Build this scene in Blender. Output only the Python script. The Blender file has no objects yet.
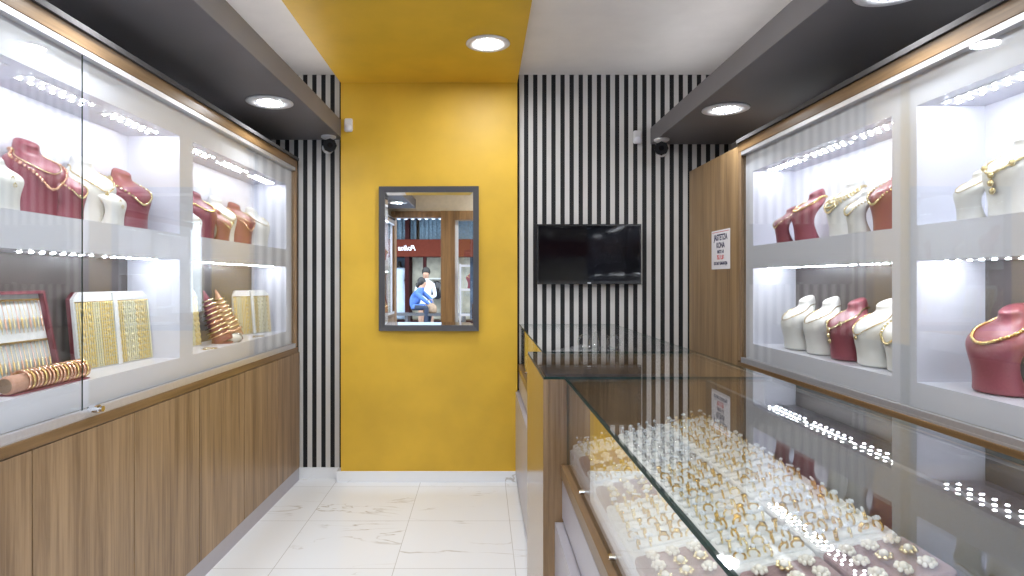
import bpy, bmesh, math, random
from mathutils import Vector, Matrix
random.seed(7)
PI = math.pi
C = bpy.context.scene.collection
SC = bpy.context.scene

# ------------------------------------------------------------------ materials
def new_mat(name):
    m = bpy.data.materials.new(name); m.use_nodes = True
    nt = m.node_tree; nt.nodes.clear()
    out = nt.nodes.new('ShaderNodeOutputMaterial')
    return m, nt, out

def N(nt, kind, **kw):
    n = nt.nodes.new(kind)
    for k, v in kw.items():
        setattr(n, k, v)
    return n

def L(nt, a, b): nt.links.new(a, b)

def bsdf(nt, out, col=(.8, .8, .8), rough=.5, metal=0., spec=.5):
    b = N(nt, 'ShaderNodeBsdfPrincipled')
    b.inputs['Base Color'].default_value = (*col, 1)
    b.inputs['Roughness'].default_value = rough
    b.inputs['Metallic'].default_value = metal
    b.inputs['Specular IOR Level'].default_value = spec
    L(nt, b.outputs[0], out.inputs['Surface'])
    return b

def math_node(nt, op, a, b=None):
    n = N(nt, 'ShaderNodeMath', operation=op)
    for i, v in enumerate((a, b)):
        if v is None: continue
        if isinstance(v, (int, float)): n.inputs[i].default_value = v
        else: L(nt, v, n.inputs[i])
    return n.outputs[0]

def plain(name, col, rough=.5, metal=0., spec=.5, noise=.06, scale=20., bump=0.):
    """a plain surface with a slight procedural mottling"""
    m, nt, out = new_mat(name)
    b = bsdf(nt, out, col, rough, metal, spec)
    tc = N(nt, 'ShaderNodeTexCoord')
    nz = N(nt, 'ShaderNodeTexNoise'); nz.inputs['Scale'].default_value = scale; nz.inputs['Detail'].default_value = 4
    L(nt, tc.outputs['Object'], nz.inputs['Vector'])
    rp = N(nt, 'ShaderNodeValToRGB')
    rp.color_ramp.elements[0].position = .3; rp.color_ramp.elements[1].position = .7
    rp.color_ramp.elements[0].color = (*[c * (1 - noise) for c in col], 1)
    rp.color_ramp.elements[1].color = (*[min(1, c * (1 + noise)) for c in col], 1)
    L(nt, nz.outputs[0], rp.inputs[0]); L(nt, rp.outputs[0], b.inputs['Base Color'])
    if bump:
        bp = N(nt, 'ShaderNodeBump'); bp.inputs['Strength'].default_value = bump; bp.inputs['Distance'].default_value = .002
        L(nt, nz.outputs[0], bp.inputs['Height']); L(nt, bp.outputs[0], b.inputs['Normal'])
    return m

def wood(name, dark, light, axis='z', rough=.4, spec=.5, scale=1.):
    m, nt, out = new_mat(name)
    b = bsdf(nt, out, light, rough, 0, spec)
    tc = N(nt, 'ShaderNodeTexCoord'); oi = N(nt, 'ShaderNodeObjectInfo')
    sh = N(nt, 'ShaderNodeVectorMath', operation='SCALE'); sh.inputs[0].default_value = (7.3, 3.1, 9.7)
    L(nt, oi.outputs['Random'], sh.inputs['Scale'])
    ad = N(nt, 'ShaderNodeVectorMath', operation='ADD')
    L(nt, tc.outputs['Object'], ad.inputs[0]); L(nt, sh.outputs[0], ad.inputs[1])
    def layer(s, along):
        mp = N(nt, 'ShaderNodeMapping')
        sc = [s, s, s]; sc['xyz'.index(axis)] = along
        mp.inputs['Scale'].default_value = sc
        L(nt, ad.outputs[0], mp.inputs['Vector'])
        nz = N(nt, 'ShaderNodeTexNoise'); nz.inputs['Scale'].default_value = scale
        nz.inputs['Detail'].default_value = 5; nz.inputs['Roughness'].default_value = .6
        nz.inputs['Distortion'].default_value = .4
        L(nt, mp.outputs[0], nz.inputs['Vector'])
        return nz.outputs[0]
    a = layer(14, .9); c = layer(70, 2.2)
    mx = math_node(nt, 'ADD', math_node(nt, 'MULTIPLY', a, .6), math_node(nt, 'MULTIPLY', c, .4))
    rp = N(nt, 'ShaderNodeValToRGB')
    rp.color_ramp.elements[0].position = .39; rp.color_ramp.elements[1].position = .61
    rp.color_ramp.elements[0].color = (*dark, 1); rp.color_ramp.elements[1].color = (*light, 1)
    L(nt, mx, rp.inputs[0]); L(nt, rp.outputs[0], b.inputs['Base Color'])
    bp = N(nt, 'ShaderNodeBump'); bp.inputs['Strength'].default_value = .12; bp.inputs['Distance'].default_value = .001
    L(nt, c, bp.inputs['Height']); L(nt, bp.outputs[0], b.inputs['Normal'])
    return m

def glass(name, tint=(.985, .992, .99), f0=.04):
    """clear sheet glass: mirror reflection by angle, the rest passes straight through"""
    m, nt, out = new_mat(name)
    lw = N(nt, 'ShaderNodeLayerWeight'); lw.inputs['Blend'].default_value = .5
    p = math_node(nt, 'POWER', lw.outputs['Facing'], 5.)
    f = math_node(nt, 'ADD', math_node(nt, 'MULTIPLY', p, 1 - f0), f0)
    tr = N(nt, 'ShaderNodeBsdfTransparent'); tr.inputs[0].default_value = (*tint, 1)
    gl = N(nt, 'ShaderNodeBsdfGlossy'); gl.inputs['Roughness'].default_value = 0.; gl.inputs[0].default_value = (1, 1, 1, 1)
    mx = N(nt, 'ShaderNodeMixShader')
    L(nt, f, mx.inputs[0]); L(nt, tr.outputs[0], mx.inputs[1]); L(nt, gl.outputs[0], mx.inputs[2])
    L(nt, mx.outputs[0], out.inputs['Surface'])
    return m

def emit(name, col, st):
    m, nt, out = new_mat(name)
    e = N(nt, 'ShaderNodeEmission'); e.inputs[0].default_value = (*col, 1); e.inputs[1].default_value = st
    L(nt, e.outputs[0], out.inputs['Surface'])
    return m

def stripes_mat():
    m, nt, out = new_mat('striped_wallpaper')
    b = bsdf(nt, out, (.8, .8, .8), .55, 0, .3)
    tc = N(nt, 'ShaderNodeTexCoord'); sx = N(nt, 'ShaderNodeSeparateXYZ'); L(nt, tc.outputs['Object'], sx.inputs[0])
    P = .0657
    left = math_node(nt, 'LESS_THAN', sx.outputs[0], -.5)
    # phase: black begins at x = .3034 on the right strip and at x = -1.2924 on the left strip
    off = math_node(nt, 'ADD', math_node(nt, 'MULTIPLY', left, (-1.2924 - .3034) + 25 * P), .3034)
    q = math_node(nt, 'FRACT', math_node(nt, 'ADD', math_node(nt, 'DIVIDE', math_node(nt, 'SUBTRACT', sx.outputs[0], off), P), 100.))
    k = math_node(nt, 'LESS_THAN', q, .48)
    mx = N(nt, 'ShaderNodeMix', data_type='RGBA')
    mx.inputs['A'].default_value = (.62, .605, .59, 1); mx.inputs['B'].default_value = (.012, .012, .014, 1)
    L(nt, k, mx.inputs['Factor']); L(nt, mx.outputs['Result'], b.inputs['Base Color'])
    return m

def marble_mat(name='marble_tiles', grout=True):
    m, nt, out = new_mat(name)
    b = bsdf(nt, out, (.82, .83, .84), .16, 0, .5)
    tc = N(nt, 'ShaderNodeTexCoord'); sx = N(nt, 'ShaderNodeSeparateXYZ'); L(nt, tc.outputs['Object'], sx.inputs[0])
    def cell(o, off):
        return math_node(nt, 'ADD', math_node(nt, 'DIVIDE', math_node(nt, 'SUBTRACT', o, off), .6), 50.)
    cx, cy = cell(sx.outputs[0], .164), cell(sx.outputs[1], 3.033)
    fx, fy = math_node(nt, 'FLOOR', cx), math_node(nt, 'FLOOR', cy)
    cb = N(nt, 'ShaderNodeCombineXYZ')
    L(nt, math_node(nt, 'MULTIPLY', fx, 3.7), cb.inputs[0]); L(nt, math_node(nt, 'MULTIPLY', fy, 5.3), cb.inputs[1])
    ad = N(nt, 'ShaderNodeVectorMath', operation='ADD'); L(nt, tc.outputs['Object'], ad.inputs[0]); L(nt, cb.outputs[0], ad.inputs[1])
    rot = N(nt, 'ShaderNodeMapping'); rot.inputs['Rotation'].default_value = (0, 0, .65); rot.inputs['Scale'].default_value = (1.0, 2.6, 1.)
    L(nt, ad.outputs[0], rot.inputs[0])
    nz = N(nt, 'ShaderNodeTexNoise'); nz.inputs['Scale'].default_value = 1.3; nz.inputs['Detail'].default_value = 6; nz.inputs['Distortion'].default_value = 1.1
    L(nt, rot.outputs[0], nz.inputs[0])
    d = math_node(nt, 'ABSOLUTE', math_node(nt, 'SUBTRACT', nz.outputs[0], .57))
    v = N(nt, 'ShaderNodeMapRange'); v.inputs['From Min'].default_value = 0; v.inputs['From Max'].default_value = .012
    v.inputs['To Min'].default_value = 1; v.inputs['To Max'].default_value = 0
    L(nt, d, v.inputs['Value'])
    n2 = N(nt, 'ShaderNodeTexNoise'); n2.inputs['Scale'].default_value = 3.; L(nt, ad.outputs[0], n2.inputs[0])
    g = N(nt, 'ShaderNodeMapRange'); g.inputs['From Min'].default_value = .48; g.inputs['From Max'].default_value = .66
    L(nt, n2.outputs[0], g.inputs['Value'])
    vein = math_node(nt, 'MULTIPLY', v.outputs[0], g.outputs[0])
    mx = N(nt, 'ShaderNodeMix', data_type='RGBA'); mx.inputs['A'].default_value = (.86, .885, .925, 1); mx.inputs['B'].default_value = (.50, .47, .43, 1)
    L(nt, vein, mx.inputs['Factor'])
    col = mx.outputs['Result']
    if grout:
        def line(c):
            f = math_node(nt, 'FRACT', c)
            e = math_node(nt, 'MINIMUM', f, math_node(nt, 'SUBTRACT', 1., f))
            return math_node(nt, 'LESS_THAN', e, .0028)
        k = math_node(nt, 'MAXIMUM', line(cx), line(cy))
        m2 = N(nt, 'ShaderNodeMix', data_type='RGBA'); m2.inputs['B'].default_value = (.42, .41, .40, 1)
        L(nt, math_node(nt, 'MULTIPLY', k, .75), m2.inputs['Factor']); L(nt, col, m2.inputs['A'])
        col = m2.outputs['Result']
    L(nt, col, b.inputs['Base Color'])
    return m

M = dict(
    yellow=plain('yellow_paint', (.66, .405, .030), .5, noise=.09, scale=3., bump=.05),
    ceil=plain('ceiling_paint', (.84, .81, .78), .8, noise=.03, scale=6.),
    beige=plain('beige_plaster', (.62, .53, .40), .8, noise=.05),
    wallw=plain('white_wall_paint', (.75, .75, .75), .7, noise=.03),
    soffit=plain('grey_soffit_paint', (.145, .136, .145), .5, noise=.05, scale=3.),
    white=plain('white_laminate', (.76, .77, .84), .28, noise=.01),
    niche=plain('white_niche_back', (.80, .80, .86), .35, noise=.01),
    dark_back=plain('taupe_back_board', (.105, .088, .080), .35, noise=.12, scale=8.),
    matt_black=plain('matt_black_plastic', (.008, .008, .009), .6, spec=.15), matt_grey=plain('matt_grey_board', (.085, .08, .08), .9, spec=.05),
    grey_metal=plain('dark_grey_frame', (.060, .058, .064), .4, noise=.03),
    silver=plain('brushed_aluminium', (.78, .78, .82), .38, metal=.75, noise=.03, scale=60.),
    chrome=plain('chrome', (.8, .8, .82), .08, metal=1., noise=.01),
    gold=plain('gold', (.90, .66, .28), .22, metal=1., noise=.10, scale=400.),
    chain_gold=plain('chain_gold', (.93, .74, .36), .48, metal=.65, noise=.12, scale=300.), chain_pale=plain('chain_pale_gold', (.95, .86, .60), .48, metal=.6, noise=.12, scale=300.),
    deep_gold=plain('deep_gold', (.74, .50, .16), .25, metal=1., noise=.10, scale=400.), pale_gold=plain('pale_gold', (.95, .78, .45), .22, metal=1., noise=.10, scale=400.),
    rose=plain('rose_gold', (.90, .55, .38), .22, metal=1., noise=.10, scale=400.),
    ring_silver=plain('white_gold', (.62, .63, .65), .2, metal=1., noise=.1, scale=400.),
    stone=plain('clear_stone', (.82, .86, .90), .05, noise=.1, spec=1., scale=300.),
    pearl=plain('pearl', (.85, .80, .70), .15, noise=.05),
    burg_dark=plain('dark_burgundy_leather', (.17, .034, .046), .4, noise=.08, scale=150.), burg=plain('burgundy_leatherette', (.300, .080, .100), .32, noise=.08, scale=150., bump=.08),
    bustw=plain('white_leatherette', (.80, .79, .75), .42, noise=.02, scale=150., bump=.05),
    peach=plain('peach_velvet', (.60, .34, .24), .7, noise=.1, scale=150.),
    mauve=plain('mauve_velvet', (.30, .20, .20), .8, noise=.12, scale=120.),
    foam=plain('white_foam', (.80, .80, .78), .7, noise=.03, scale=120.),
    plasticw=plain('white_plastic', (.74, .74, .76), .35, noise=.02),
    plasticb=plain('black_plastic', (.012, .012, .014), .22, noise=.05),
    screen=plain('screen_glass', (.003, .003, .005), .05, noise=.05, spec=.22),
    paper=plain('white_paper', (.82, .80, .84), .8, noise=.02),
    ink=plain('navy_ink', (.03, .03, .09), .8), redink=plain('red_ink', (.62, .05, .05), .8),
    lav=plain('grey_lacquer', (.40, .38, .42), .3, noise=.02),
    black=plain('black_void_board', (.02, .018, .018), .35, noise=.05),
    darktop=plain('dark_brown_board', (.055, .034, .026), .35, noise=.1),
    purple=plain('purple_bead', (.22, .10, .42), .15),
    edge=plain('green_glass_edge', (.006, .030, .026), .5, noise=.15, spec=.2),
    wood=wood('oak_laminate', (.180, .108, .054), (.380, .250, .138), 'z', .36),
    wood_warm=wood('warm_oak_laminate', (.215, .128, .058), (.390, .252, .122), 'z', .36),
    wood_gloss=wood('glossy_oak_laminate', (.170, .100, .050), (.350, .225, .120), 'z', .17),
    wood_h=wood('oak_edge_board', (.135, .074, .030), (.250, .150, .068), 'y', .30),
    wood_door=wood('door_oak', (.15, .075, .025), (.30, .16, .06), 'z', .4),
    glass=glass('clear_glass'),
    leds=emit('led_glow', (.94, .97, 1.), 480.), leds_low=emit('soffit_led_glow', (.92, .96, 1.), 190.), led_s=emit('strip_led_glow', (.88, .92, 1.), 125.), added_fill=emit('added_fill_glow', (.98, .97, 1.), 6.),  # last emitter is an added fill to lift the ceiling, not a fitted lamp
    stripes=stripes_mat(), marble=marble_mat(), marble_b=marble_mat('marble_skirting', False),
    asphalt=plain('grey_paving', (.30, .36, .47), .8, noise=.1, scale=8.),
    redbrown=plain('red_brown_paint', (.11, .024, .014), .8, spec=.1, noise=.08),
    maroon=plain('dark_maroon_paint', (.035, .009, .009), .8, spec=.1, noise=.08),
    curtain=plain('blue_grey_curtain', (.15, .22, .28), .8, noise=.25, scale=25.),
    shopin=plain('shop_interior', (.05, .08, .13), .6, noise=.4, scale=3.),
    cream=plain('cream_shop_interior', (.55, .52, .42), .6, noise=.3, scale=4.),
    awning=plain('striped_awning_cloth', (.66, .72, .82), .8, noise=.1, scale=15.),
    tulle=plain('pale_tulle', (.55, .66, .80), .8, noise=.1, scale=8.),
    skin=plain('skin', (.42, .24, .16), .5), hair=plain('dark_hair', (.012, .009, .008), .5),
    blue=plain('blue_cotton', (.07, .15, .42), .8, noise=.2, scale=25.), jeans=plain('dark_denim', (.022, .030, .055), .8),
    shirtw=plain('white_cotton', (.72, .74, .80), .8, noise=.08), tan=plain('tan_bag', (.30, .20, .13), .6, noise=.3, scale=30.),
    blind=plain('blue_slat_blind', (.14, .19, .28), .5, noise=.2, scale=10.),
)
_mi, _nt, _o = new_mat('mirror_silver')
_g = N(_nt, 'ShaderNodeBsdfGlossy'); _g.inputs[0].default_value = (.93, .95, .95, 1); _g.inputs['Roughness'].default_value = 0.
L(_nt, _g.outputs[0], _o.inputs['Surface']); M['mirror'] = _mi
_mi, _nt, _o = new_mat('clear_acrylic')
_g = glass('clear_acrylic', (.93, .95, .95), .07); M['acrylic'] = _g

# ------------------------------------------------------------------ helpers
def obj(name, bm, mats, parent=None, smooth=False, sub=0, bevel=0.):
    me = bpy.data.meshes.new(name)
    bmesh.ops.recalc_face_normals(bm, faces=bm.faces)
    bm.to_mesh(me); bm.free()
    for m in (mats if isinstance(mats, (list, tuple)) else [mats]): me.materials.append(m)
    if smooth:
        for p in me.polygons: p.use_smooth = True
    o = bpy.data.objects.new(name, me); C.objects.link(o)
    if parent: o.parent = parent
    if bevel:
        b = o.modifiers.new('bevel', 'BEVEL'); b.width = bevel; b.segments = 2; b.limit_method = 'ANGLE'
    if sub:
        s = o.modifiers.new('sub', 'SUBSURF'); s.levels = sub; s.render_levels = sub
    return o

def thing(name, label, cat, loc=(0, 0, 0), rotz=0., group=None):
    o = bpy.data.objects.new(name, None); C.objects.link(o); o.empty_display_size = .05
    o.location = loc; o.rotation_euler = (0, 0, rotz); o['label'] = label; o['category'] = cat
    if group: o['group'] = group
    return o

def tag(o, label, cat, group=None, kind=None):
    o['label'] = label; o['category'] = cat
    if group: o['group'] = group
    if kind: o['kind'] = kind
    return o

def struct(name, bm, mats, **kw):
    o = obj(name, bm, mats, **kw); o['kind'] = 'structure'; return o

def dup(root, loc, rotz=None, label=None, group=None):
    r = root.copy(); C.objects.link(r); r.location = loc
    if rotz is not None: r.rotation_euler = (0, 0, rotz)
    if label: r['label'] = label
    if group: r['group'] = group
    for ch in list(root.children):
        c = ch.copy(); C.objects.link(c); c.parent = r
        for g in ch.children:
            d = g.copy(); C.objects.link(d); d.parent = c
    return r

def B(): return bmesh.new()

def box(bm, x0, x1, y0, y1, z0, z1, mi=0):
    v = [bm.verts.new((x, y, z)) for x in (x0, x1) for y in (y0, y1) for z in (z0, z1)]
    fs = [(0, 1, 3, 2), (4, 6, 7, 5), (0, 4, 5, 1), (2, 3, 7, 6), (0, 2, 6, 4), (1, 5, 7, 3)]
    for f in fs:
        bm.faces.new([v[i] for i in f]).material_index = mi
    return v

def pane(bm, x0, x1, y0, y1, z0, z1):
    """a sheet of glass: slot 0 the two large faces, slot 1 the green edges"""
    box(bm, x0, x1, y0, y1, z0, z1)
    d = [abs(x1 - x0), abs(y1 - y0), abs(z1 - z0)]; ax = d.index(min(d))
    for f in bm.faces:
        f.normal_update()
        f.material_index = 0 if abs(f.normal[ax]) > .9 else 1

def obox(bm, c, ux, uy, uz, hx, hy, hz, mi=0):
    c, ux, uy, uz = Vector(c), Vector(ux), Vector(uy), Vector(uz)
    v = [bm.verts.new(c + ux * sx * hx + uy * sy * hy + uz * sz * hz) for sx in (-1, 1) for sy in (-1, 1) for sz in (-1, 1)]
    for f in [(0, 1, 3, 2), (4, 6, 7, 5), (0, 4, 5, 1), (2, 3, 7, 6), (0, 2, 6, 4), (1, 5, 7, 3)]:
        bm.faces.new([v[i] for i in f]).material_index = mi

def cyl(bm, c, r, h, axis='z', n=24, r2=None, mi=0):
    r2 = r if r2 is None else r2
    R = {'z': Matrix.Identity(3), 'x': Matrix.Rotation(PI / 2, 3, 'Y'), 'y': Matrix.Rotation(-PI / 2, 3, 'X')}[axis]
    c = Vector(c)
    a = [bm.verts.new(c + R @ Vector((r * math.cos(2 * PI * i / n), r * math.sin(2 * PI * i / n), 0))) for i in range(n)]
    b = [bm.verts.new(c + R @ Vector((r2 * math.cos(2 * PI * i / n), r2 * math.sin(2 * PI * i / n), h))) for i in range(n)]
    for i in range(n):
        bm.faces.new((a[i], a[(i + 1) % n], b[(i + 1) % n], b[i])).material_index = mi
    bm.faces.new(a[::-1]).material_index = mi; bm.faces.new(b).material_index = mi

def lathe(bm, prof, n=24, c=(0, 0, 0), mi=0):
    c = Vector(c); rings = []
    for r, z in prof:
        rings.append([bm.verts.new(c + Vector((r * math.cos(2 * PI * i / n), r * math.sin(2 * PI * i / n), z))) for i in range(n)])
    for a, b in zip(rings, rings[1:]):
        for i in range(n):
            bm.faces.new((a[i], a[(i + 1) % n], b[(i + 1) % n], b[i])).material_index = mi
    bm.faces.new(rings[0][::-1]).material_index = mi; bm.faces.new(rings[-1]).material_index = mi

def tube(bm, pts, r, n=6, closed=False, mi=0):
    """r: a number or one radius per point"""
    pts = [Vector(p) for p in pts]; k = len(pts); rings = []
    up = Vector((0, 0, 1)); prev = None
    for i, p in enumerate(pts):
        a = pts[(i - 1) % k] if (closed or i > 0) else p
        b = pts[(i + 1) % k] if (closed or i < k - 1) else p
        t = (b - a).normalized()
        if prev is None:
            u = t.cross(up if abs(t.z) < .9 else Vector((1, 0, 0))).normalized()
        else:
            u = (prev - t * prev.dot(t)).normalized()
        prev = u; w = t.cross(u)
        rr = r[i] if isinstance(r, (list, tuple)) else r
        rings.append([bm.verts.new(p + (u * math.cos(2 * PI * j / n) + w * math.sin(2 * PI * j / n)) * rr) for j in range(n)])
    for i in range(k if closed else k - 1):
        a, b = rings[i], rings[(i + 1) % k]
        for j in range(n):
            bm.faces.new((a[j], a[(j + 1) % n], b[(j + 1) % n], b[j])).material_index = mi
    if not closed:
        bm.faces.new(rings[0][::-1]).material_index = mi; bm.faces.new(rings[-1]).material_index = mi

def ball(bm, c, r, mi=0, u=6, v=4, sx=1, sy=1, sz=1):
    c = Vector(c); top = bm.verts.new(c + Vector((0, 0, r * sz))); bot = bm.verts.new(c - Vector((0, 0, r * sz)))
    rows = []
    for j in range(1, v):
        th = PI * j / v
        rows.append([bm.verts.new(c + Vector((sx * r * math.sin(th) * math.cos(2 * PI * i / u), sy * r * math.sin(th) * math.sin(2 * PI * i / u), sz * r * math.cos(th)))) for i in range(u)])
    for i in range(u):
        bm.faces.new((top, rows[0][i], rows[0][(i + 1) % u])).material_index = mi
        bm.faces.new((bot, rows[-1][(i + 1) % u], rows[-1][i])).material_index = mi
    for a, b in zip(rows, rows[1:]):
        for i in range(u):
            bm.faces.new((a[i], b[i], b[(i + 1) % u], a[(i + 1) % u])).material_index = mi

def lamp(name, kind, loc, power, size=.05, rot=(0, 0, 0), col=(1, 1, 1), parent=None, **kw):
    d = bpy.data.lights.new(name, kind); d.energy = power; d.color = col
    if kind == 'SPOT':
        d.shadow_soft_size = size; d.spot_size = kw.get('cone', 2.6); d.spot_blend = kw.get('blend', .6)
    elif kind == 'POINT':
        d.shadow_soft_size = size
    o = bpy.data.objects.new(name, d); C.objects.link(o); o.location = loc; o.rotation_euler = rot
    if parent: o.parent = parent
    return o

# ------------------------------------------------------------------ camera
EYE, F = 1.432, 611.
cam = bpy.data.cameras.new('camera'); cam.sensor_width = 36; cam.lens = F / 1024 * 36
cam.shift_x = 30 / 1024; cam.shift_y = -8 / 1024; cam.clip_start = .02
camo = bpy.data.objects.new('camera', cam); C.objects.link(camo)
camo.location = (0, 0, EYE); camo.rotation_euler = (PI / 2, 0, 0); SC.camera = camo

def proj(p):
    return 482 + F * p[0] / p[1], 280 - F * (p[2] - EYE) / p[1]

# ------------------------------------------------------------------ the setting
YB, YY, ZC, ZY = 4.414, 4.329, 2.915, 2.828
XL, XR = -1.76, 1.80
YF = -.16                                      # street front
bm = B(); box(bm, XL - .1, XR + .1, YF - .3, YB + .1, -.1, 0); struct('floor', bm, M['marble'])
bm = B(); box(bm, XL - .1, XR + .1, YF, YB + .1, ZC, ZC + .1); struct('ceiling', bm, M['ceil'])
bm = B(); box(bm, XL - .1, XR + .1, YB, YB + .1, 0, ZC); struct('wall_back', bm, M['stripes'])
bm = B(); box(bm, XL - .1, XL, YF, YB, 0, ZC); struct('wall_left', bm, M['wallw'])
bm = B(); box(bm, XR, XR + .1, YF, YB, 0, ZC); struct('wall_right', bm, M['wallw'])
# yellow panel on the wall and the yellow strip it runs into on the ceiling
bm = B(); box(bm, -1.0, .25, YY, YB, .078, ZY); struct('trim_1', bm, M['yellow'])
bm = B(); box(bm, -1.0, .25, YF + .002, YB, ZY, ZC); struct('trim_2', bm, M['yellow'])
bm = B(); box(bm, -1.03, .255, YY - .008, YB, 0, .078); struct('baseboard_accent', bm, M['marble_b'], bevel=.002)
bm = B(); box(bm, -1.36, -1.03, YB - .014, YB, 0, .080); box(bm, .255, 1.5, YB - .014, YB, 0, .080)
struct('baseboard_back', bm, M['marble_b'], bevel=.002)

LROT = -math.atan(.0213)                       # the left fittings run slightly askew
def lw(lx, ly, z=0):                           # left local -> world
    c, s = math.cos(LROT), math.sin(LROT)
    return (-1.40 + lx * c - ly * s, lx * s + ly * c, z)

# dark soffits over the two displays
def soffit_left():
    bm = B()
    x = lambda y: -1.0 - .0213 * (YY - y)
    v = []
    for z in (2.444, 2.568):
        v.append([bm.verts.new((XL, .0, z)), bm.verts.new((x(0), .0, z)), bm.verts.new((x(YB), YB, z)), bm.verts.new((XL, YB, z))])
    for i in range(4):
        bm.faces.new((v[0][i], v[0][(i + 1) % 4], v[1][(i + 1) % 4], v[1][i]))
    bm.faces.new(v[0][::-1]); bm.faces.new(v[1])
    o = struct('trim_3', bm, M['soffit'], bevel=.003)
    bm = B(); a, b = x(.2) - .10, x(4.25) - .10
    v = [bm.verts.new(p) for p in ((a - .03, .2, 2.572), (a, .2, 2.572), (b, 4.25, 2.572), (b - .03, 4.25, 2.572))]; bm.faces.new(v)
    r = bmesh.ops.extrude_face_region(bm, geom=bm.faces[:])
    for q in r['geom']:
        if isinstance(q, bmesh.types.BMVert): q.co.z += .010
    obj('added_fill_strip', bm, M['added_fill'], o)  # unseen glowing strip added on the soffit top to brighten the ceiling
soffit_left()
bm = B(); box(bm, 1.2166, XR, 0, YB, 2.412, 2.530); o4 = struct('trim_4', bm, M['soffit'], bevel=.003)
bm = B(); box(bm, 1.31, 1.34, .2, 4.25, 2.534, 2.544); obj('added_fill_strip', bm, M['added_fill'], o4)  # same added ceiling fill, out of view above the right soffit

# street front behind the camera: door opening, wooden post, shop window
bm = B(); box(bm, XL, XR, YF - .14, YF, 2.42, ZC); box(bm, XL, -1.47, YF - .14, YF, 0, 2.42)
box(bm, -.55, XR, YF - .14, YF, 0, .35); struct('wall_front', bm, M['beige'])
bm = B(); box(bm, -1.47, -1.42, YF - .16, YF + .03, 0, 2.42); box(bm, -.75, -.55, YF - .16, YF + .06, 0, 2.42)
box(bm, -1.42, -.75, YF - .16, YF + .03, 2.33, 2.42); box(bm, -.55, XR, YF - .16, YF + .06, 2.29, 2.42)
struct('door_1', bm, M['wood_door'], bevel=.004)
wf = B(); box(wf, -.55, -.51, YF - .10, YF - .04, .35, 2.29); box(wf, 1.70, XR, YF - .10, YF - .04, .35, 2.29)
box(wf, -.51, 1.70, YF - .10, YF - .04, .35, .41); wfo = struct('window_1', wf, M['plasticw'])
bm = B(); box(bm, -.51, 1.70, YF - .076, YF - .07, .41, 2.29); obj('pane', bm, M['glass'], wfo)

# ------------------------------------------------------------------ wall displays
def led_module(parent, cx, cy, z, n=7, gap=.049):
    """a slim LED bar along y: one mesh whose underside carries two rows of round lenses"""
    b = B(); hw, z0 = .040, z - .0015
    cache = {}
    def V(x, y, zz):
        k = (round(x, 5), round(y, 5), round(zz, 5))
        if k not in cache: cache[k] = b.verts.new((x, y, zz))
        return cache[k]
    y0 = cy - n * gap / 2
    for i in range(n):
        for j in range(2):
            mx, my, rx, ry = cx - hw / 2 + j * hw, y0 + (i + .5) * gap, hw / 2, gap / 2
            out = [V(mx + sx * rx, my + sy * ry, z0) for sx, sy in ((1, 0), (1, 1), (0, 1), (-1, 1), (-1, 0), (-1, -1), (0, -1), (1, -1))]
            mid = [V(mx + .0058 * math.cos(k * PI / 4), my + .0058 * math.sin(k * PI / 4), z0) for k in range(8)]
            inn = [V(mx + .0050 * math.cos(k * PI / 4), my + .0050 * math.sin(k * PI / 4), z0 - .0025) for k in range(8)]
            for k in range(8):
                b.faces.new((out[k], out[(k + 1) % 8], mid[(k + 1) % 8], mid[k]))
                b.faces.new((mid[k], mid[(k + 1) % 8], inn[(k + 1) % 8], inn[k])).material_index = 1
            b.faces.new(inn).material_index = 1
    be = [e for e in b.edges if len(e.link_faces) == 1]
    r = bmesh.ops.extrude_edge_only(b, edges=be)
    for v in [q for q in r['geom'] if isinstance(q, bmesh.types.BMVert)]: v.co.z = z
    obj('led_module', b, [M['plasticw'], M['led_s']], parent)

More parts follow.
